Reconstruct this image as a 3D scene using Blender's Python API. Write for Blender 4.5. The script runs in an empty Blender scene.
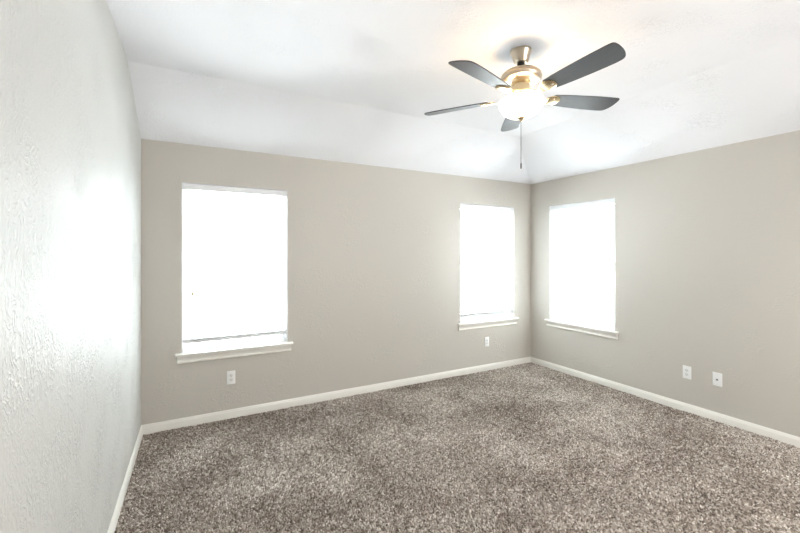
import bpy, bmesh, math, random
import numpy as np
from mathutils import Matrix, Vector

S = bpy.context.scene
C = S.collection
PI = math.pi
R_ = math.radians
random.seed(7)
rng = np.random.default_rng(11)

# ------------------------------------------------------------------ camera
CAM_Z, YAW, F_PX, HORIZON = 1.4921, 0.495, 386.92, 253.14
cd = bpy.data.cameras.new('camera')
cd.sensor_width = 36.0
cd.lens = F_PX / 800 * 36
cd.shift_y = -(266.5 - HORIZON) / 800
cd.clip_start = 0.02
cam = bpy.data.objects.new('camera', cd)
C.objects.link(cam)
cam.location = (0, 0, CAM_Z)
cam.rotation_euler = (PI / 2, 0, -YAW)
S.camera = cam

# ------------------------------------------------------------------ world, lights, exposure
S.view_settings.view_transform = 'Standard'
S.view_settings.look = 'None'
S.view_settings.gamma = 1
S.view_settings.use_curve_mapping = False
S.view_settings.exposure = 1.28
BOUNCE = 1.5
SKY, FILL, BULB = 25.0, 50.0, 2.2
w = bpy.data.worlds.new('overcast_sky')
S.world = w
w.use_nodes = True
wn = w.node_tree
bg = wn.nodes['Background']
_tc = wn.nodes.new('ShaderNodeTexCoord')
_sz = wn.nodes.new('ShaderNodeSeparateXYZ')
_wr = wn.nodes.new('ShaderNodeValToRGB')          # overcast dome over pale sunless ground
_wr.color_ramp.elements[0].position, _wr.color_ramp.elements[0].color = 0.44, (0.62, 0.65, 0.66, 1)
_wr.color_ramp.elements[1].position, _wr.color_ramp.elements[1].color = 0.52, (0.84, 0.93, 1.0, 1)
_mm = wn.nodes.new('ShaderNodeMath')
_mm.operation = 'MULTIPLY_ADD'
_mm.inputs[1].default_value, _mm.inputs[2].default_value = 0.5, 0.5
wn.links.new(_tc.outputs['Generated'], _sz.inputs[0])
wn.links.new(_sz.outputs['Z'], _mm.inputs[0])
wn.links.new(_mm.outputs[0], _wr.inputs[0])
wn.links.new(_wr.outputs[0], bg.inputs[0])
bg.inputs[1].default_value = SKY

# room measures
D, L, RX = 3.837, -0.364, 4.115
LA, RA = 0.0096, 0.0095           # the side walls open out very slightly
Y0 = -1.3                         # front wall behind the camera
HW, HC = 2.44, 2.769              # wall plate height, flat ceiling height
YC, XC = 3.12, 3.17               # creases of the ceiling
WT = 0.14                         # wall thickness


def frame(origin, u):
    """matrix whose x runs along a wall (to the right when you face it), y outwards, z up"""
    a = math.atan2(u[1], u[0])
    return Matrix.Translation((origin[0], origin[1], 0)) @ Matrix.Rotation(a, 4, 'Z')


M_BACK = frame((L, D), (1, 0))
M_RIGHT = frame((RX, D), (RA, -1))
yl = D - Y0
M_LEFT = frame((L - LA * yl, Y0), (LA, 1))
M_FRONT = frame((RX + RA * yl, Y0), (-1, 0))
LEN_B = RX - L
LEN_F = LEN_B + (LA + RA) * yl


def area(name, loc, rot, sx, sy, power, col=(1, 1, 1), portal=False):
    d = bpy.data.lights.new(name, 'AREA')
    d.shape = 'RECTANGLE'
    d.size, d.size_y, d.energy, d.color = sx, sy, power, col
    d.cycles.is_portal = portal
    o = bpy.data.objects.new(name, d)
    C.objects.link(o)
    o.location, o.rotation_euler = loc, rot
    return o


WIN = [(M_BACK, -0.071 - L, 0.897), (M_BACK, 2.916 - L, 0.897), (M_RIGHT, D - 3.517, 0.878)]
WZ0, WZ1 = 0.612, 2.105
for i, (m, u0, ww) in enumerate(WIN):       # sky sampling portals in the three openings
    p = m @ Vector((u0 + ww / 2, WT + 0.02, (WZ0 + WZ1) / 2))
    ang = m.to_euler().z
    area('window_portal', p, (PI / 2, 0, ang + PI), ww, WZ1 - WZ0, 1, portal=True).rotation_euler = (-PI / 2, 0, ang)
# unseen fill light added behind the camera to brighten walls and carpet
area('soft_fill', (2.6, -1.1, 1.5), (R_(62), 0, R_(26)), 2.0, 1.6, FILL, (1.0, 0.98, 0.95))
area('ceiling_fill', (0.6, 0.1, 0.5), (R_(180), 0, 0), 2.0, 1.8, BOUNCE, (1.0, 1.0, 1.0))  # added fill aimed upward to lift the flat ceiling

S.cycles.max_bounces = 10
S.cycles.diffuse_bounces = 6
S.cycles.transparent_max_bounces = 16
S.cycles.sample_clamp_indirect = 8
S.cycles.caustics_reflective = False
S.cycles.caustics_refractive = False
S.cycles.use_denoising = True


# ------------------------------------------------------------------ materials
def mat(name, col, rough=0.5, metal=0.0, spec=0.5):
    m = bpy.data.materials.new(name)
    m.use_nodes = True
    b = m.node_tree.nodes['Principled BSDF']
    b.inputs['Base Color'].default_value = (*col, 1)
    b.inputs['Roughness'].default_value = rough
    b.inputs['Metallic'].default_value = metal
    b.inputs['Specular IOR Level'].default_value = spec
    return m


def N(m, t, **kw):
    n = m.node_tree.nodes.new(t)
    for k, v in kw.items():
        if k in n.inputs:
            n.inputs[k].default_value = v
        else:
            setattr(n, k, v)
    return n


def lk(m, a, b):
    m.node_tree.links.new(a, b)


def ramp(m, src, p0, p1, c0=(0, 0, 0, 1), c1=(1, 1, 1, 1)):
    r = N(m, 'ShaderNodeValToRGB')
    r.color_ramp.elements[0].position, r.color_ramp.elements[1].position = p0, p1
    r.color_ramp.elements[0].color, r.color_ramp.elements[1].color = c0, c1
    lk(m, src, r.inputs[0])
    return r.outputs[0]


def math_(m, op, a, b):
    n = N(m, 'ShaderNodeMath', operation=op)
    for i, v in enumerate((a, b)):
        if isinstance(v, (int, float)):
            n.inputs[i].default_value = v
        else:
            lk(m, v, n.inputs[i])
    return n.outputs[0]


def bump(m, h, strength, dist):
    b = N(m, 'ShaderNodeBump', Strength=strength, Distance=dist)
    lk(m, h, b.inputs['Height'])
    lk(m, b.outputs[0], m.node_tree.nodes['Principled BSDF'].inputs['Normal'])


def noise(m, co, scale, detail=2.0, rough=0.5, dist=0.0):
    n = N(m, 'ShaderNodeTexNoise', Scale=scale, Detail=detail, Roughness=rough, Distortion=dist)
    lk(m, co, n.inputs['Vector'])
    return n.outputs['Fac']


def coords(m, scale=(1, 1, 1)):
    t = N(m, 'ShaderNodeTexCoord')
    mp = N(m, 'ShaderNodeMapping')
    mp.inputs['Scale'].default_value = scale
    lk(m, t.outputs['Object'], mp.inputs[0])
    return mp.outputs[0]


def plaster(name, col, rough, spec, scale, strength, dist, patch=None, stretch=(1, 1, 1), fine=0.35):
    """painted drywall with a brushed-on texture: short ridges gathered in patches"""
    m = mat(name, col, rough, 0, spec)
    co = coords(m, stretch)
    ridge = ramp(m, noise(m, co, scale, 2.5, 0.55, 1.6), 0.50, 0.66)
    h = ridge
    if patch:
        mask = ramp(m, noise(m, coords(m), patch, 1.5), 0.44, 0.66)
        h = math_(m, 'MULTIPLY', ridge, mask)
    f = noise(m, coords(m), 70, 2)
    h = math_(m, 'ADD', h, math_(m, 'MULTIPLY', f, fine))
    bump(m, h, strength, dist)
    return m


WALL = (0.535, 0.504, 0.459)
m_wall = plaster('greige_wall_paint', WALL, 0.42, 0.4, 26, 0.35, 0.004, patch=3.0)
m_wall_left = mat('daylit_wall_paint_heavy_brush_texture', (0.56, 0.552, 0.53), 0.46, 0, 0.27)  # wall greige made paler and more neutral: cool window light put into the colour
_c = coords(m_wall_left, (1, 1, 0.5))
_r1 = ramp(m_wall_left, math_(m_wall_left, 'ABSOLUTE', math_(m_wall_left, 'SUBTRACT', noise(m_wall_left, _c, 22, 2, 0.5, 2.5), 0.5), 0), 0.0, 0.09, (1, 1, 1, 1), (0, 0, 0, 1))
_r2 = ramp(m_wall_left, noise(m_wall_left, _c, 55, 2, 0.5, 1.0), 0.48, 0.66)
_mk = ramp(m_wall_left, noise(m_wall_left, coords(m_wall_left), 3.5, 1.5), 0.40, 0.65, (0.25, 0.25, 0.25, 1))
bump(m_wall_left, math_(m_wall_left, 'MULTIPLY', math_(m_wall_left, 'ADD', _r1, _r2), _mk), 0.8, 0.003)
m_ceil = plaster('white_textured_ceiling_paint', (0.81, 0.81, 0.835), 0.7, 0.2, 46, 0.7, 0.0052, patch=3.0)
m_trim = mat('white_semigloss_trim_paint', (0.80, 0.78, 0.73), 0.35)
m_white = mat('white_vinyl', (0.82, 0.83, 0.84), 0.4)
m_plate = mat('white_plastic_plate', (0.83, 0.83, 0.82), 0.3)
m_socket = mat('white_plastic_socket', (0.74, 0.74, 0.73), 0.35)
m_dark = mat('dark_slot', (0.03, 0.03, 0.03), 0.6)
m_screw = mat('painted_screw', (0.6, 0.6, 0.58), 0.3, 0.4)
m_nickel = mat('brushed_nickel', (0.56, 0.48, 0.38), 0.32, 1.0)
m_brass = mat('polished_brass', (0.74, 0.60, 0.38), 0.25, 1.0)
m_cord = mat('white_cord', (0.75, 0.75, 0.73), 0.7)
m_tassel = mat('tan_tassel', (0.50, 0.38, 0.22), 0.5)
m_blackrub = mat('black_rubber', (0.02, 0.02, 0.02), 0.6)
m_pewter = mat('dark_pewter', (0.10, 0.095, 0.09), 0.5, 0.6)
m_chain = mat('steel_bead_chain', (0.05, 0.05, 0.05), 0.5, 1.0)

# brushed look on the fan's metal
b_ = noise(m_nickel, coords(m_nickel, (30, 30, 400)), 3, 2)
lk(m_nickel, math_(m_nickel, 'ADD', math_(m_nickel, 'MULTIPLY', b_, 0.2), 0.22),
   m_nickel.node_tree.nodes['Principled BSDF'].inputs['Roughness'])

# charcoal wood-grain blades
m_blade = mat('charcoal_blade_laminate', (0.05, 0.05, 0.055), 0.38)
g_ = noise(m_blade, coords(m_blade, (2, 40, 40)), 4, 4, 0.6)
lk(m_blade, ramp(m_blade, g_, 0.3, 0.75, (0.026, 0.026, 0.029, 1), (0.052, 0.052, 0.056, 1)),
   m_blade.node_tree.nodes['Principled BSDF'].inputs['Base Color'])

# thin translucent slats
m_slat = mat('white_blind_slat', (0.86, 0.86, 0.86), 0.45)
_t = N(m_slat, 'ShaderNodeBsdfTranslucent')
_t.inputs[0].default_value = (0.85, 0.85, 0.84, 1)
_x = N(m_slat, 'ShaderNodeMixShader')
_x.inputs[0].default_value = 0.6
lk(m_slat, m_slat.node_tree.nodes['Principled BSDF'].outputs[0], _x.inputs[1])
lk(m_slat, _t.outputs[0], _x.inputs[2])
lk(m_slat, _x.outputs[0], m_slat.node_tree.nodes['Material Output'].inputs[0])

# window pane: clear with a fresnel sheen
m_glass = bpy.data.materials.new('window_glass')
m_glass.use_nodes = True
nt = m_glass.node_tree
nt.nodes.remove(nt.nodes['Principled BSDF'])
_tr = N(m_glass, 'ShaderNodeBsdfTransparent')
_tr.inputs[0].default_value = (0.93, 0.95, 0.95, 1)
_gl = N(m_glass, 'ShaderNodeBsdfGlossy')
_gl.inputs['Roughness'].default_value = 0.02
_fr = N(m_glass, 'ShaderNodeFresnel', IOR=1.45)
_mx = N(m_glass, 'ShaderNodeMixShader')
lk(m_glass, _fr.outputs[0], _mx.inputs[0])
lk(m_glass, _tr.outputs[0], _mx.inputs[1])
lk(m_glass, _gl.outputs[0], _mx.inputs[2])
lk(m_glass, _mx.outputs[0], nt.nodes['Material Output'].inputs[0])

# the lit frosted bowl of the fan light
m_bowl = mat('lit_frosted_glass', (0.9, 0.88, 0.84), 0.35)
pb = m_bowl.node_tree.nodes['Principled BSDF']
pb.inputs['Emission Color'].default_value = (1.0, 0.93, 0.80, 1)
pb.inputs['Emission Strength'].default_value = 2.6
m_bulb = mat('lit_bulb', (1, 0.9, 0.75), 0.4)
pb = m_bulb.node_tree.nodes['Principled BSDF']
pb.inputs['Emission Color'].default_value = (1.0, 0.80, 0.52, 1)
pb.inputs['Emission Strength'].default_value = 14.0

# carpet: backing and pile share the same yarn colours
YARN = [(0.0, (0.13, 0.106, 0.088)), (0.30, (0.29, 0.243, 0.206)), (0.6, (0.48, 0.425, 0.375)), (1.0, (0.84, 0.80, 0.74))]


def yarn_ramp(m, src):
    r = N(m, 'ShaderNodeValToRGB')
    e = r.color_ramp.elements
    while len(e) < len(YARN):
        e.new(0.5)
    for k, (p, c) in enumerate(YARN):
        e[k].position, e[k].color = p, (*c, 1)
    lk(m, src, r.inputs[0])
    return r.outputs[0]


m_back = mat('carpet_backing', (0.15, 0.12, 0.1), 0.95, 0, 0.1)
lk(m_back, yarn_ramp(m_back, ramp(m_back, noise(m_back, coords(m_back), 90, 3), 0.3, 0.7)),
   m_back.node_tree.nodes['Principled BSDF'].inputs['Base Color'])
m_pile = mat('speckled_carpet_yarn', (0.3, 0.25, 0.2), 0.95, 0, 0.08)
_a = N(m_pile, 'ShaderNodeAttribute', attribute_name='fleck')
lk(m_pile, yarn_ramp(m_pile, _a.outputs['Fac']), m_pile.node_tree.nodes['Principled BSDF'].inputs['Base Color'])


# ------------------------------------------------------------------ mesh helpers
class MB:
    def __init__(self):
        self.v, self.f = [], []

    def add(self, vs, fs):
        n = len(self.v)
        self.v += [tuple(p) for p in vs]
        self.f += [tuple(i + n for i in f) for f in fs]
        return self

    def box(self, x0, x1, y0, y1, z0, z1):
        vs = [(x, y, z) for z in (z0, z1) for y in (y0, y1) for x in (x0, x1)]
        return self.add(vs, [(0, 2, 3, 1), (4, 5, 7, 6), (0, 1, 5, 4), (2, 6, 7, 3), (0, 4, 6, 2), (1, 3, 7, 5)])

    def prism(self, poly, axis, a, b):
        """poly: 2-D outline, extruded along axis from a to b"""
        def p(q, t):
            return {'x': (t, q[0], q[1]), 'y': (q[0], t, q[1]), 'z': (q[0], q[1], t)}[axis]
        n = len(poly)
        vs = [p(q, a) for q in poly] + [p(q, b) for q in poly]
        fs = [(i, (i + 1) % n, n + (i + 1) % n, n + i) for i in range(n)]
        return self.add(vs, fs + [tuple(range(n))[::-1], tuple(range(n, 2 * n))])

    def lathe(self, prof, seg=48, c=(0, 0)):
        """prof: (r, z) from one end to the other round the z axis through c"""
        rings = []
        base = len(self.v)
        for r, z in prof:
            if r < 1e-6:
                rings.append([len(self.v)])
                self.v.append((c[0], c[1], z))
            else:
                rings.append(list(range(len(self.v), len(self.v) + seg)))
                self.v += [(c[0] + r * math.cos(2 * PI * k / seg), c[1] + r * math.sin(2 * PI * k / seg), z) for k in range(seg)]
        for a, b in zip(rings, rings[1:]):
            for k in range(seg):
                k2 = (k + 1) % seg
                if len(a) == 1 and len(b) == 1:
                    continue
                if len(a) == 1:
                    self.f.append((a[0], b[k2], b[k]))
                elif len(b) == 1:
                    self.f.append((a[k], a[k2], b[0]))
                else:
                    self.f.append((a[k], a[k2], b[k2], b[k]))
        return self

    def tube(self, pts, r, seg=10):
        pts = [Vector(p) for p in pts]
        rr = r if isinstance(r, (list, tuple)) else [r] * len(pts)
        n0 = len(self.v)
        ref = Vector((0.13, 0.97, 0.2))
        for i, p in enumerate(pts):
            t = (pts[min(i + 1, len(pts) - 1)] - pts[max(i - 1, 0)]).normalized()
            a = t.cross(ref)
            if a.length < 1e-3:
                a = t.cross(Vector((1, 0, 0)))
            a.normalize()
            b = t.cross(a)
            self.v += [tuple(p + rr[i] * (math.cos(2 * PI * k / seg) * a + math.sin(2 * PI * k / seg) * b)) for k in range(seg)]
        for i in range(len(pts) - 1):
            for k in range(seg):
                k2 = (k + 1) % seg
                o = n0 + i * seg
                self.f.append((o + k, o + k2, o + seg + k2, o + seg + k))
        self.f.append(tuple(range(n0, n0 + seg))[::-1])
        e = n0 + (len(pts) - 1) * seg
        self.f.append(tuple(range(e, e + seg)))
        return self

    def build(self, name, m, parent=None, matrix=None, smooth=None, bevel=0.0, bseg=2, local=None):
        me = bpy.data.meshes.new(name)
        vs = [tuple(local @ Vector(p)) for p in self.v] if local else self.v
        me.from_pydata(vs, [], self.f)
        bm = bmesh.new()
        bm.from_mesh(me)
        bmesh.ops.recalc_face_normals(bm, faces=bm.faces)
        if bevel:
            es = [e for e in bm.edges if len(e.link_faces) == 2 and e.calc_face_angle(0) > 0.6]
            bmesh.ops.bevel(bm, geom=es, offset=bevel, segments=bseg, profile=0.5, affect='EDGES')
        bm.to_mesh(me)
        bm.free()
        me.materials.append(m)
        if smooth:
            me.polygons.foreach_set('use_smooth', [True] * len(me.polygons))
            me.set_sharp_from_angle(angle=R_(smooth))
        o = bpy.data.objects.new(name, me)
        C.objects.link(o)
        if parent:
            o.parent = parent
        if matrix is not None:
            o.matrix_local = matrix
        return o


def empty(name, matrix, kind=None):
    o = bpy.data.objects.new(name, None)
    o.empty_display_size = 0.1
    C.objects.link(o)
    o.matrix_local = matrix
    if kind:
        o['kind'] = kind
    return o


def tag(o, label, cat, group=None, kind=None):
    o['label'], o['category'] = label, cat
    if group:
        o['group'] = group
    if kind:
        o['kind'] = kind
    return o


def struct(o):
    o['kind'] = 'structure'
    return o


# ------------------------------------------------------------------ room shell
def wall(name, m, matrix, length, height, holes, e0=0.0, e1=0.0):
    """holes: (u0, u1, z0, z1); e0/e1 extend the wall past its corners"""
    us = sorted({-e0, length + e1} | {h[0] for h in holes} | {h[1] for h in holes})
    zs = sorted({-0.1, height} | {h[2] for h in holes} | {h[3] for h in holes})
    b = MB()

    def hole(u, z):
        return any(h[0] < u < h[1] and h[2] < z < h[3] for h in holes)
    idx = {}

    def vid(u, y, z):
        k = (round(u, 5), y, round(z, 5))
        if k not in idx:
            idx[k] = len(b.v)
            b.v.append((u, y, z))
        return idx[k]
    for i in range(len(us) - 1):
        for j in range(len(zs) - 1):
            a, c, z0, z1 = us[i], us[i + 1], zs[j], zs[j + 1]
            if hole((a + c) / 2, (z0 + z1) / 2):
                for (p, q) in (((a, z0), (c, z0)), ((c, z0), (c, z1)), ((c, z1), (a, z1)), ((a, z1), (a, z0))):
                    b.f.append((vid(p[0], 0, p[1]), vid(q[0], 0, q[1]), vid(q[0], WT, q[1]), vid(p[0], WT, p[1])))
                continue
            b.f.append((vid(a, 0, z0), vid(c, 0, z0), vid(c, 0, z1), vid(a, 0, z1)))
            b.f.append((vid(a, WT, z0), vid(a, WT, z1), vid(c, WT, z1), vid(c, WT, z0)))
    for (p, q) in (((-e0, -0.1), (length + e1, -0.1)), ((-e0, height), (length + e1, height))):
        # caps top and bottom
        row = [u for u in us]
        for u, v in zip(row, row[1:]):
            b.f.append((vid(u, 0, p[1]), vid(v, 0, p[1]), vid(v, WT, p[1]), vid(u, WT, p[1])))
    for u in (-e0, length + e1):
        for z0, z1 in zip(zs, zs[1:]):
            b.f.append((vid(u, 0, z0), vid(u, 0, z1), vid(u, WT, z1), vid(u, WT, z0)))
    return struct(b.build(name, m, matrix=matrix))


def hole(i):
    _, u0, ww = WIN[i]
    return (u0, u0 + ww, WZ0, WZ1)


wall('wall_back', m_wall, M_BACK, LEN_B, 2.95, [hole(0), hole(1)], e0=WT, e1=WT)
wall('wall_right', m_wall, M_RIGHT, yl, 2.95, [hole(2)], e1=WT)
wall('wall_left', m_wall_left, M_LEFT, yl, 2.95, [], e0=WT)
wall('wall_front', m_wall, M_FRONT, LEN_F, 2.95, [])

PILE_TOP = 0.0
FLOOR_Z = -0.014
b = MB().box(L - 0.3, RX + 0.3, Y0 - 0.2, D + 0.1, FLOOR_Z - 0.08, FLOOR_Z)
struct(b.build('floor', m_back))

# ceiling: flat field, then sloping down to the back wall and to the right wall
xr0 = RX + RA * yl + 0.04
xl0 = L - LA * yl - 0.04
sb = (HC - HW) / (D - YC)
sr = (HC - HW) / (RX - XC)
e = 0.04
vs = [(xl0, Y0 - e, HC), (XC, Y0 - e, HC), (XC, YC, HC), (xl0, YC, HC),
      (xl0, D + e, HW - sb * e), (RX + e, D + e, HW - min(sb, sr) * e), (xr0, Y0 - e, HW - sr * e * 0.5)]
top = [(x, y, z + 0.08) for x, y, z in vs]
fs = [(0, 1, 2, 3), (3, 2, 5, 4), (1, 6, 5, 2)]
b = MB().add(vs + top, fs + [tuple(i + 7 for i in f) for f in fs] +
             [(0, 1, 8, 7), (1, 6, 13, 8), (6, 5, 12, 13), (5, 4, 11, 12), (4, 3, 10, 11), (3, 0, 7, 10)])
struct(b.build('ceiling', m_ceil))


# baseboards: a moulded profile run along each wall
def base(name, matrix, u0, u1):
    prof = [(0.0, FLOOR_Z), (-0.014, FLOOR_Z), (-0.014, 0.046), (-0.0125, 0.050), (-0.010, 0.053), (-0.0095, 0.058),
            (-0.006, 0.064), (-0.003, 0.068), (0.0, 0.068)]
    struct(MB().prism(prof, 'x', u0, u1).build(name, m_trim, matrix=matrix, smooth=25))


base('baseboard_back', M_BACK, 0.0, LEN_B)
base('baseboard_right', M_RIGHT, 0.014, yl)
base('baseboard_left', M_LEFT, 0.0, yl - 0.014)
base('baseboard_front', M_FRONT, 0.014, LEN_F - 0.014)


# ------------------------------------------------------------------ windows
def rect_frame(b, u0, u1, z0, z1, t, y0, y1):
    b.box(u0, u0 + t, y0, y1, z0, z1)
    b.box(u1 - t, u1, y0, y1, z0, z1)
    b.box(u0 + t, u1 - t, y0, y1, z0, z0 + t)
    b.box(u0 + t, u1 - t, y0, y1, z1 - t, z1)
    return b


def window(n, m, u0, ww):
    root = empty('window_%d' % n, m @ Matrix.Translation((u0, 0, WZ0)), 'structure')
    H = WZ1 - WZ0
    rect_frame(MB(), 0, ww, 0.016, H, 0.022, 0.075, WT - 0.005).build('window_frame', m_white, root, bevel=0.003)
    zm = 1.37 - WZ0
    b = MB().box(0.0, 0.003, 0.002, 0.074, 0.016, H).box(ww - 0.003, ww, 0.002, 0.074, 0.016, H).box(0.003, ww - 0.003, 0.002, 0.074, H - 0.003, H)
    b.build('jamb_glare_liner', m_white, root)  # white boards added so the reveals look blown out by daylight
    up = rect_frame(MB(), 0.023, ww - 0.023, zm - 0.02, H - 0.023, 0.022, 0.108, 0.128).build('upper_sash', m_white, root, bevel=0.002)
    lo = rect_frame(MB(), 0.023, ww - 0.023, 0.039, zm + 0.018, 0.024, 0.082, 0.104).build('lower_sash', m_white, root, bevel=0.002)
    MB().box(0.044, ww - 0.044, 0.117, 0.120, zm + 0.001, H - 0.044).build('pane', m_glass, up)
    MB().box(0.046, ww - 0.046, 0.092, 0.095, 0.062, zm - 0.005).build('pane', m_glass, lo)
    lat = MB().box(ww / 2 - 0.03, ww / 2 + 0.03, 0.070, 0.083, zm + 0.0, zm + 0.012)
    lat.tube([(ww / 2, 0.072, zm + 0.01), (ww / 2 + 0.02, 0.066, zm + 0.012)], 0.005, 8)
    lat.build('sash_latch', m_white, lo)
    # stool with a rounded nose, and a moulded apron below it
    st = [(0.08, -0.006), (-0.038, -0.006), (-0.043, -0.003), (-0.046, 0.004), (-0.046, 0.008), (-0.043, 0.014), (-0.038, 0.016), (0.08, 0.016)]
    b = MB().prism(st, 'x', 0.001, ww - 0.001)
    nose = [(0.0, -0.006), (-0.038, -0.006), (-0.043, -0.003), (-0.046, 0.004), (-0.046, 0.008), (-0.043, 0.014), (-0.038, 0.016), (0.0, 0.016)]
    b.prism(nose, 'x', -0.047, 0.001).prism(nose, 'x', ww - 0.001, ww + 0.047)
    b.build('window_sill', m_trim, root, smooth=30)
    ap = [(0.0, -0.007), (-0.034, -0.007), (-0.034, -0.012), (-0.026, -0.020), (-0.018, -0.032), (-0.014, -0.046), (-0.014, -0.052),
          (-0.021, -0.056), (-0.021, -0.066), (-0.016, -0.070), (0.0, -0.070)]
    MB().prism(ap, 'x', -0.034, ww + 0.034).build('window_apron', m_trim, root, smooth=30)
    return root


for i, (m, u0, ww) in enumerate(WIN):
    window(i + 1, m, u0, ww)


# ------------------------------------------------------------------ blinds
def blind(m, u0, ww, rail_z, label, tassels, wand, tilt, stack=0):
    root = empty('window_blind', m @ Matrix.Translation((u0, 0, WZ0)))
    tag(root, label, 'blind', 'mini blinds in the three windows')
    H = WZ1 - WZ0
    a, c = 0.0045, ww - 0.0045
    # headrail: a boxed steel channel with rolled lips
    hr = [(0.010, H - 0.058), (0.006, H - 0.055), (0.006, H - 0.009), (0.010, H - 0.006), (0.012, H - 0.009), (0.050, H - 0.009),
          (0.052, H - 0.006), (0.055, H - 0.009), (0.055, H - 0.055), (0.051, H - 0.058)]
    MB().prism(hr, 'x', a + 0.012, c - 0.012).build('headrail', m_white, root, smooth=20)
    for x0 in (a, c - 0.012):
        br = MB().box(x0, x0 + 0.012, 0.004, 0.057, H - 0.060, H - 0.004)
        br.build('bracket', m_white, root, bevel=0.0015)
    # slats
    zz0 = rail_z - WZ0 + 0.010
    levels = []
    if stack:                                   # the unused slats lie packed on the bottom rail
        b = MB()
        for k in range(stack):
            zk = zz0 - 0.0038 + 0.0028 * k
            b.prism([(0.0185, zk), (0.0435, zk), (0.0435, zk + 0.0016), (0.031, zk + 0.0030), (0.0185, zk + 0.0016)], 'x', a, c)
        b.build('stacked_slats', m_white, root)
    z = zz0 + 0.0028 * stack + 0.012
    b = MB()
    hw = 0.0125
    while z < H - 0.065:
        levels.append((z, tilt))
        z += 0.0215
    for z, tl in levels:
        ct, stt = math.cos(tl), math.sin(tl)
        sec = []
        for k in range(5):
            q = -1 + k * 0.5
            yy, zz = q * hw, 0.0018 * (1 - q * q)
            sec.append((0.031 + yy * ct - zz * stt, z + yy * stt + zz * ct))
        n0 = len(b.v)
        b.v += [(a, y, zz) for y, zz in sec] + [(c, y, zz) for y, zz in sec]
        b.f += [(n0 + k, n0 + k + 1, n0 + 6 + k, n0 + 5 + k) for k in range(4)]
    b.build('slats', m_slat, root, smooth=60)
    rz = rail_z - WZ0
    rl = MB().prism([(0.019, rz - 0.010), (0.043, rz - 0.010), (0.045, rz - 0.006), (0.045, rz + 0.003), (0.042, rz + 0.006), (0.020, rz + 0.006),
                     (0.017, rz + 0.003), (0.017, rz - 0.006)], 'x', a + 0.004, c - 0.004)
    rl.build('bottom_rail', m_white, root, smooth=40)
    # ladder cords
    for q in (0.09, ww / 2, ww - 0.09):
        b = MB()
        for y in (0.0172, 0.0448):
            b.tube([(q, y, rz), (q, y, H - 0.058)], 0.0007, 5)
        b.build('ladder_cord', m_cord, root)
    for q, tz in tassels:
        cd_ = MB().tube([(q, 0.001, H - 0.05), (q + 0.002, -0.001, (H + tz - WZ0) / 2), (q, -0.008, tz - WZ0 + 0.032)], 0.0011, 6).build('lift_cord', m_cord, root)
        zt = tz - WZ0
        MB().lathe([(0, zt + 0.034), (0.004, zt + 0.033), (0.006, zt + 0.024), (0.011, zt + 0.006), (0.012, zt - 0.004), (0.009, zt - 0.010), (0, zt - 0.010)],
                   16, (q, -0.008)).build('tassel', m_tassel, cd_, smooth=40)
    if wand is not None:
        q, zb = wand
        zb -= WZ0
        MB().tube([(q, 0.012, H - 0.058), (q, -0.004, H - 0.075), (q, -0.006, zb + 0.05), (q, -0.006, zb + 0.045), (q, -0.006, zb)],
                  [0.002, 0.003, 0.003, 0.0045, 0.0045], 6).build('tilt_wand', m_cord, root, smooth=40)
    return root


blind(*WIN[0], 0.710, 'white mini blind stopping short of the sill in the window nearest the left wall', [(0.085, 1.13), (0.80, 1.75)], None, R_(-52), 9)
blind(*WIN[1], 0.694, 'white mini blind in the back wall window beside the corner', [(0.045, 1.235)], (0.80, 0.66), R_(-52), 13)
blind(*WIN[2], 0.655, 'white mini blind in the right wall window lowered to its sill', [(0.07, 1.21), (0.83, 1.20)], None, R_(-52))


# ------------------------------------------------------------------ wall plates
PW, PH = 0.036, 0.060


def plate_mesh(root):
    b = MB().box(-PW, PW, -0.006, 0, -PH, PH)
    b.build('cover_plate', m_plate, root, bevel=0.0035, bseg=3, smooth=40)


def oval(hw, hh, r, n=10):
    """rounded outline of an outlet face, flat at top and bottom"""
    pts = []
    for k in range(2 * n):
        t = 2 * PI * k / (2 * n)
        x, z = hw * math.cos(t), hw * math.sin(t)
        pts.append((x, max(-hh, min(hh, z))))
    return pts


def outlet(m, u, z, label):
    root = empty('wall_outlet', m @ Matrix.Translation((u, 0, z)))
    tag(root, label, 'outlet', 'duplex outlets low on the walls')
    plate_mesh(root)
    for s in (-1, 1):
        zc = s * 0.0195
        o = MB().prism([(x, q + zc) for x, q in oval(0.0172, 0.0140, 0.01)], 'y', -0.0085, -0.004).build('socket', m_socket, root, smooth=40)
        sl = MB().box(-0.0080, -0.0058, -0.0089, -0.0080, zc - 0.001, zc + 0.008)
        sl.box(0.0058, 0.0080, -0.0089, -0.0080, zc + 0.0, zc + 0.007)
        sl.prism([(0.0026 * math.cos(PI * k / 6), zc - 0.007 + 0.003 * math.sin(PI * k / 6) * (1 if k < 7 else 0.7)) for k in range(12)], 'y', -0.0089, -0.0080)
        sl.build('slots', m_dark, o)
    MB().prism([(0.003 * math.cos(2 * PI * k / 12), 0.003 * math.sin(2 * PI * k / 12)) for k in range(12)], 'y', -0.0075, -0.005).build('screw', m_screw, root)
    return root


outlet(M_BACK, 0.320 - L, 0.359, 'white duplex outlet low on the back wall under the window nearest the left wall')
outlet(M_BACK, 3.334 - L, 0.357, 'white duplex outlet low on the back wall under the window near the corner')
outlet(M_RIGHT, D - 1.932, 0.364, 'white duplex outlet on the right wall, the one nearer the corner')

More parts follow.
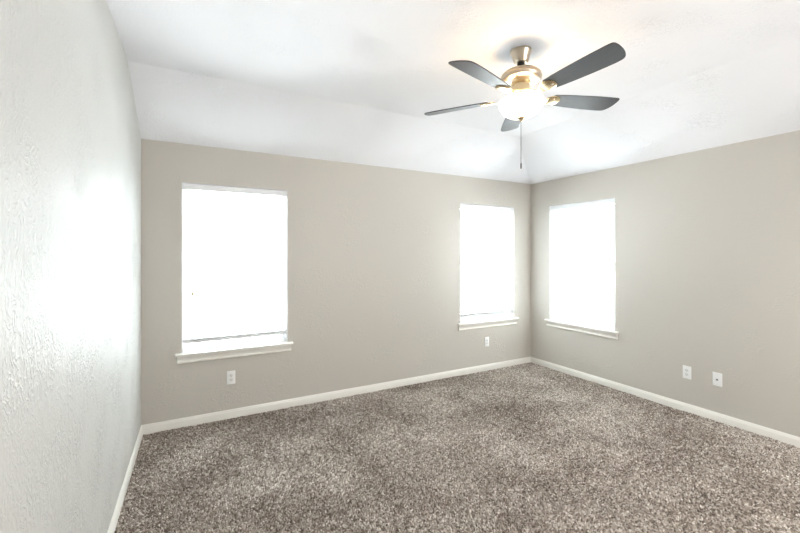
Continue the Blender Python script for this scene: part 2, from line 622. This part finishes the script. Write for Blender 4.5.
root = empty('wall_jack', M_RIGHT @ Matrix.Translation((D - 1.693, 0, 0.366)))
tag(root, 'white cable jack plate with a dark centre hole on the right wall', 'wall jack')
plate_mesh(root)
MB().box(-0.012, 0.012, -0.0085, -0.004, -0.014, 0.012).build('jack_surround', m_socket, root, bevel=0.001)
MB().prism([(0.0075, -0.008), (0.0075, -0.001), (0.004, -0.001), (0.004, 0.004), (-0.004, 0.004), (-0.004, -0.001), (-0.0075, -0.001), (-0.0075, -0.008)],
           'y', -0.0092, -0.008).build('jack_opening', m_dark, root)
for s in (-1, 1):
    MB().prism([(0.003 * math.cos(2 * PI * k / 12), s * 0.042 + 0.003 * math.sin(2 * PI * k / 12)) for k in range(12)], 'y', -0.0075, -0.005).build('screw', m_screw, root)


# ------------------------------------------------------------------ ceiling fan
FX, FY = 1.834, 1.788
fan = empty('ceiling_fan', Matrix.Translation((FX, FY, HC)))
tag(fan, 'brushed nickel ceiling fan with five charcoal blades and a lit white glass bowl', 'ceiling fan')


def fz(z):
    return z - HC


MB().lathe([(0, 0.0), (0.066, 0.0), (0.067, -0.006), (0.066, -0.012), (0.062, -0.018), (0.050, -0.050), (0.043, -0.070), (0.036, -0.078), (0.020, -0.080), (0, -0.080)]
           ).build('canopy', m_nickel, fan, smooth=35)
MB().lathe([(0, -0.076), (0.018, -0.078), (0.023, -0.085), (0.022, -0.094), (0.014, -0.100), (0, -0.100)], 32).build('hanger_ball', m_blackrub, fan, smooth=50)
MB().lathe([(0.0127, -0.085), (0.0127, -0.135)], 24).build('downrod', m_nickel, fan, smooth=50)
MB().lathe([(0, -0.108), (0.017, -0.108), (0.020, -0.116), (0.030, -0.120), (0.074, -0.126), (0.104, -0.137), (0.120, -0.151), (0.123, -0.158), (0.1195, -0.160),
            (0.1195, -0.164), (0.125, -0.166), (0.127, -0.174), (0.122, -0.187), (0.108, -0.197), (0.085, -0.203), (0.0, -0.204)], 64
           ).build('motor_housing', m_nickel, fan, smooth=30)
# neck under the motor, vented with upright slots, and the ring that carries the blade arms
nk = MB().lathe([(0.0, -0.200), (0.060, -0.200), (0.060, -0.212), (0.052, -0.216), (0.052, -0.262), (0.058, -0.266), (0.058, -0.272), (0, -0.272)], 48
                ).build('switch_housing', m_brass, fan, smooth=35)
MB().lathe([(0.050, -0.270), (0.086, -0.271), (0.088, -0.276), (0.086, -0.281), (0.050, -0.282)], 48).build('arm_ring', m_brass, fan, smooth=35)

PHASE, BLADE_Z = R_(-91.8), fz(2.473)
PITCH = R_(-13)
SAG = [R_(1.2), R_(2.0), 0, 0, 0]        # the arms are bent a touch out of true


def blade_outline():
    r0, r1 = 0.205, 0.655
    pts = []
    # CW edge (v < 0) runs the longer way, CCW edge (v > 0) ends earlier, the tip an oblique curve
    n = 14
    pts.append((r0 + 0.012, -0.050))
    for k in range(1, 7):
        t = k / 6
        pts.append((r0 + t * (r1 - 0.035 - r0), -0.052 - 0.020 * math.sin(t * PI / 2)))
    P = [(r1 - 0.035, -0.072), (r1 + 0.004, -0.070), (r1 + 0.010, -0.030), (r1 + 0.004, 0.020), (r1 - 0.02, 0.068), (r1 - 0.075, 0.072)]
    # smooth the tip through its control points (uniform B-spline-like subdivision)
    for _ in range(3):
        q = [P[0]]
        for a, c in zip(P, P[1:]):
            q.append((0.75 * a[0] + 0.25 * c[0], 0.75 * a[1] + 0.25 * c[1]))
            q.append((0.25 * a[0] + 0.75 * c[0], 0.25 * a[1] + 0.75 * c[1]))
        q.append(P[-1])
        P = q
    pts += P[1:]
    for k in range(1, 7):
        t = 1 - k / 6
        pts.append((r0 + t * (r1 - 0.075 - r0) + (0.012 if k == 6 else 0), 0.052 + 0.020 * math.sin(t * PI / 2)))
    pts += [(r0, 0.040), (r0, -0.040)]
    return pts


def fan_blade(k):
    rot = Matrix.Rotation(PHASE + SAG[k] + 2 * PI * k / 5, 4, 'Z')
    pit = Matrix.Translation((0, 0, BLADE_Z)) @ Matrix.Rotation(PITCH, 4, 'X')
    out = blade_outline()
    bl = MB().prism(out, 'z', 0.0, 0.006).build('blade', m_blade, fan, matrix=rot @ pit, bevel=0.0012, bseg=1)
    # blade arm: a cast strap from the ring, swelling into a spoon-shaped plate screwed under the blade
    ir = MB()
    zr = -0.276 - BLADE_Z
    prev = None
    path = [(0.070, 0.020, zr, 0.005), (0.095, 0.017, zr - 0.004, 0.006), (0.120, 0.015, -0.012, 0.006), (0.145, 0.018, -0.010, 0.005), (0.175, 0.028, -0.007, 0.004), (0.190, 0.030, -0.006, 0.003)]
    for x, hw, z, th in path:
        n0 = len(ir.v)
        ir.v += [(x, -hw, z + th * 0.6), (x, hw, z + th * 0.6), (x, hw * 0.9, z - th * 0.3), (x, 0, z - th), (x, -hw * 0.9, z - th * 0.3)]
        if prev is not None:
            ir.f += [(prev + i, prev + (i + 1) % 5, n0 + (i + 1) % 5, n0 + i) for i in range(5)]
        else:
            ir.f.append((n0, n0 + 1, n0 + 2, n0 + 3, n0 + 4))
        prev = n0
    ir.f.append((prev + 4, prev + 3, prev + 2, prev + 1, prev))
    sp_ = MB().lathe([(0, 0.0), (1.0, -0.0004), (1.0, -0.004), (0.93, -0.0065), (0.72, -0.0095), (0.40, -0.0115), (0, -0.012)], 36)
    ir.add([(0.214 + 0.052 * x, 0.046 * y, z) for x, y, z in sp_.v], sp_.f)
    arm = ir.build('blade_arm', m_brass, fan, matrix=rot @ pit, smooth=30)
    for x, y in ((0.248, 0.0), (0.213, 0.028), (0.213, -0.028)):
        MB().lathe([(0, -0.0135), (0.004, -0.0130), (0.006, -0.0080), (0, -0.0080)], 12, (x, y)).build('screw', m_nickel, arm)


for k in range(5):
    fan_blade(k)

# light kit: fitter, frosted bowl, bulbs, finial, pull chain
MB().lathe([(0, -0.280), (0.050, -0.281), (0.056, -0.288), (0.056, -0.300), (0.050, -0.306), (0, -0.306)], 48).build('light_fitter', m_brass, fan, smooth=35)
RIM = fz(2.447)
prof = [(0.131, RIM + 0.004), (0.137, RIM), (0.137, RIM - 0.010), (0.134, RIM - 0.026), (0.123, RIM - 0.050), (0.104, RIM - 0.071), (0.079, RIM - 0.086),
        (0.048, RIM - 0.095), (0.012, RIM - 0.098)]
inn = [(r - 0.005 if r > 0.02 else r, z + 0.005) for r, z in prof[1:]][::-1]
MB().lathe(prof + inn + [prof[0]], 64).build('glass_bowl', m_bowl, fan, smooth=60)
bz = RIM - 0.098
MB().lathe([(0, -0.306), (0.005, -0.307), (0.005, bz + 0.006), (0.012, bz + 0.004), (0.012, bz - 0.001), (0.026, bz - 0.002), (0.027, bz - 0.005), (0.020, bz - 0.009), (0.011, bz - 0.013),
            (0.008, bz - 0.019), (0.004, bz - 0.024), (0, bz - 0.025)], 32).build('finial', m_brass, fan, smooth=40)
for k in range(3):
    a = 2 * PI * k / 3 + 0.5
    x, y = 0.072 * math.cos(a), 0.072 * math.sin(a)
    MB().lathe([(0, 0.030), (0.010, 0.028), (0.019, 0.016), (0.021, 0.004), (0.017, -0.012), (0.012, -0.022), (0, -0.024)], 20, (x, y)).build(
        'bulb', m_bulb, fan, matrix=Matrix.Translation((0, 0, RIM - 0.040)), smooth=60)
    d = bpy.data.lights.new('bulb_light', 'POINT')
    d.energy, d.color, d.shadow_soft_size = BULB, (1.0, 0.55, 0.20), 0.02
    o = bpy.data.objects.new('bulb_light', d)
    C.objects.link(o)
    o.parent = fan
    o.location = (x * 1.2, y * 1.2, RIM - 0.026)
ch = MB()
z = bz - 0.022
zend = fz(2.062)
ch.tube([(0, 0, z), (0, 0, zend)], 0.0017, 6)
while z > zend:
    ch.lathe([(0, z + 0.0024), (0.0024, z), (0, z - 0.0024)], 6)
    z -= 0.0052
chain = ch.build('pull_chain', m_chain, fan, smooth=60)
MB().lathe([(0, zend + 0.002), (0.0025, zend), (0.004, zend - 0.006), (0.0042, zend - 0.030), (0.003, zend - 0.036), (0, zend - 0.037)], 16).build(
    'pull_knob', m_pewter, chain, smooth=40)

# ------------------------------------------------------------------ carpet pile
sp = 0.0085
xs = np.arange(L + 0.006, RX + 0.02, sp)
ys = np.arange(0.55, D - 0.012, sp)
gx, gy = np.meshgrid(xs, ys)
gx = gx.ravel() + rng.uniform(-.48, .48, gx.size) * sp
gy = gy.ravel() + rng.uniform(-.48, .48, gy.size) * sp
keep = (gx > L + (gy - D) * LA + 0.018) & (gx < RX - (gy - D) * RA - 0.018) & (gy < D - 0.018)
# only where the lens can look, with a generous margin all round
ang = np.arctan2(gx, gy) - YAW
keep &= (np.hypot(gx, gy) > 1.0) & (np.abs(ang) < R_(62))
gx, gy = gx[keep], gy[keep]
n = gx.size


def vnoise(x, y, s, seed):
    """smooth value noise"""
    r = np.random.default_rng(seed)
    t = r.random((256, 256))
    u, v = x / s + 40, y / s + 40
    i, j = np.floor(u).astype(int), np.floor(v).astype(int)
    fu, fv = u - i, v - j
    fu, fv = fu * fu * (3 - 2 * fu), fv * fv * (3 - 2 * fv)
    g = lambda a, b: t[a % 256, b % 256]
    return (g(i, j) * (1 - fu) + g(i + 1, j) * fu) * (1 - fv) + (g(i, j + 1) * (1 - fu) + g(i + 1, j + 1) * fu) * fv


lean = vnoise(gx, gy, 0.45, 3) * 2 * PI * 1.5          # brushed direction of the pile, in broad swathes
press = np.clip(vnoise(gx, gy, 0.30, 5) * 0.6 + vnoise(gx, gy, 0.11, 6) * 0.4, 0, 1)   # trodden areas lie flatter
hgt = (0.011 + rng.uniform(-0.003, 0.004, n)) * (0.75 + 0.4 * press)
amp = 0.002 + 0.003 * (1 - press)
ax = np.cos(lean) * amp + rng.normal(0, 0.0022, n)
ay = np.sin(lean) * amp + rng.normal(0, 0.0022, n)
rad = sp * rng.uniform(0.55, 0.95, n)
tw = rng.uniform(0, PI / 2, n)
V = np.zeros((n, 9, 3))
for k in range(4):
    V[:, k, 0] = gx + rad * np.cos(tw + k * PI / 2)
    V[:, k, 1] = gy + rad * np.sin(tw + k * PI / 2)
    V[:, k, 2] = FLOOR_Z + 0.0003
    V[:, 4 + k, 0] = gx + ax * 0.6 + rad * 0.72 * np.cos(tw + 0.5 + k * PI / 2)
    V[:, 4 + k, 1] = gy + ay * 0.6 + rad * 0.72 * np.sin(tw + 0.5 + k * PI / 2)
    V[:, 4 + k, 2] = FLOOR_Z + hgt * 0.72
V[:, 8, 0] = gx + ax
V[:, 8, 1] = gy + ay
V[:, 8, 2] = FLOOR_Z + hgt
q = []
for k in range(4):
    k2 = (k + 1) % 4
    q += [(k, k2, 4 + k2), (k, 4 + k2, 4 + k), (4 + k, 4 + k2, 8)]
q = np.array(q)
T = (q[None] + 9 * np.arange(n)[:, None, None]).reshape(-1, 3)
me = bpy.data.meshes.new('carpet_pile')
me.vertices.add(n * 9)
me.vertices.foreach_set('co', V.astype(np.float32).ravel())
me.loops.add(T.size)
me.loops.foreach_set('vertex_index', T.astype(np.int32).ravel())
me.polygons.add(len(T))
me.polygons.foreach_set('loop_start', np.arange(0, T.size, 3, dtype=np.int32))
me.update(calc_edges=True)
fleck = np.clip(0.42 + 0.30 * rng.normal(0, 1, n) * 0.8 + 0.35 * (vnoise(gx, gy, 0.016, 9) - 0.5) + 0.20 * (vnoise(gx, gy, 0.22, 10) - 0.5) + 0.16 * (vnoise(gx, gy, 0.55, 12) - 0.5), 0, 1)
at = me.attributes.new('fleck', 'FLOAT', 'POINT')
at.data.foreach_set('value', np.repeat(fleck, 9).astype(np.float32))
me.materials.append(m_pile)
o = bpy.data.objects.new('carpet_pile', me)
C.objects.link(o)
tag(o, 'brown and beige speckled carpet pile covering the whole floor', 'carpet', kind='stuff')
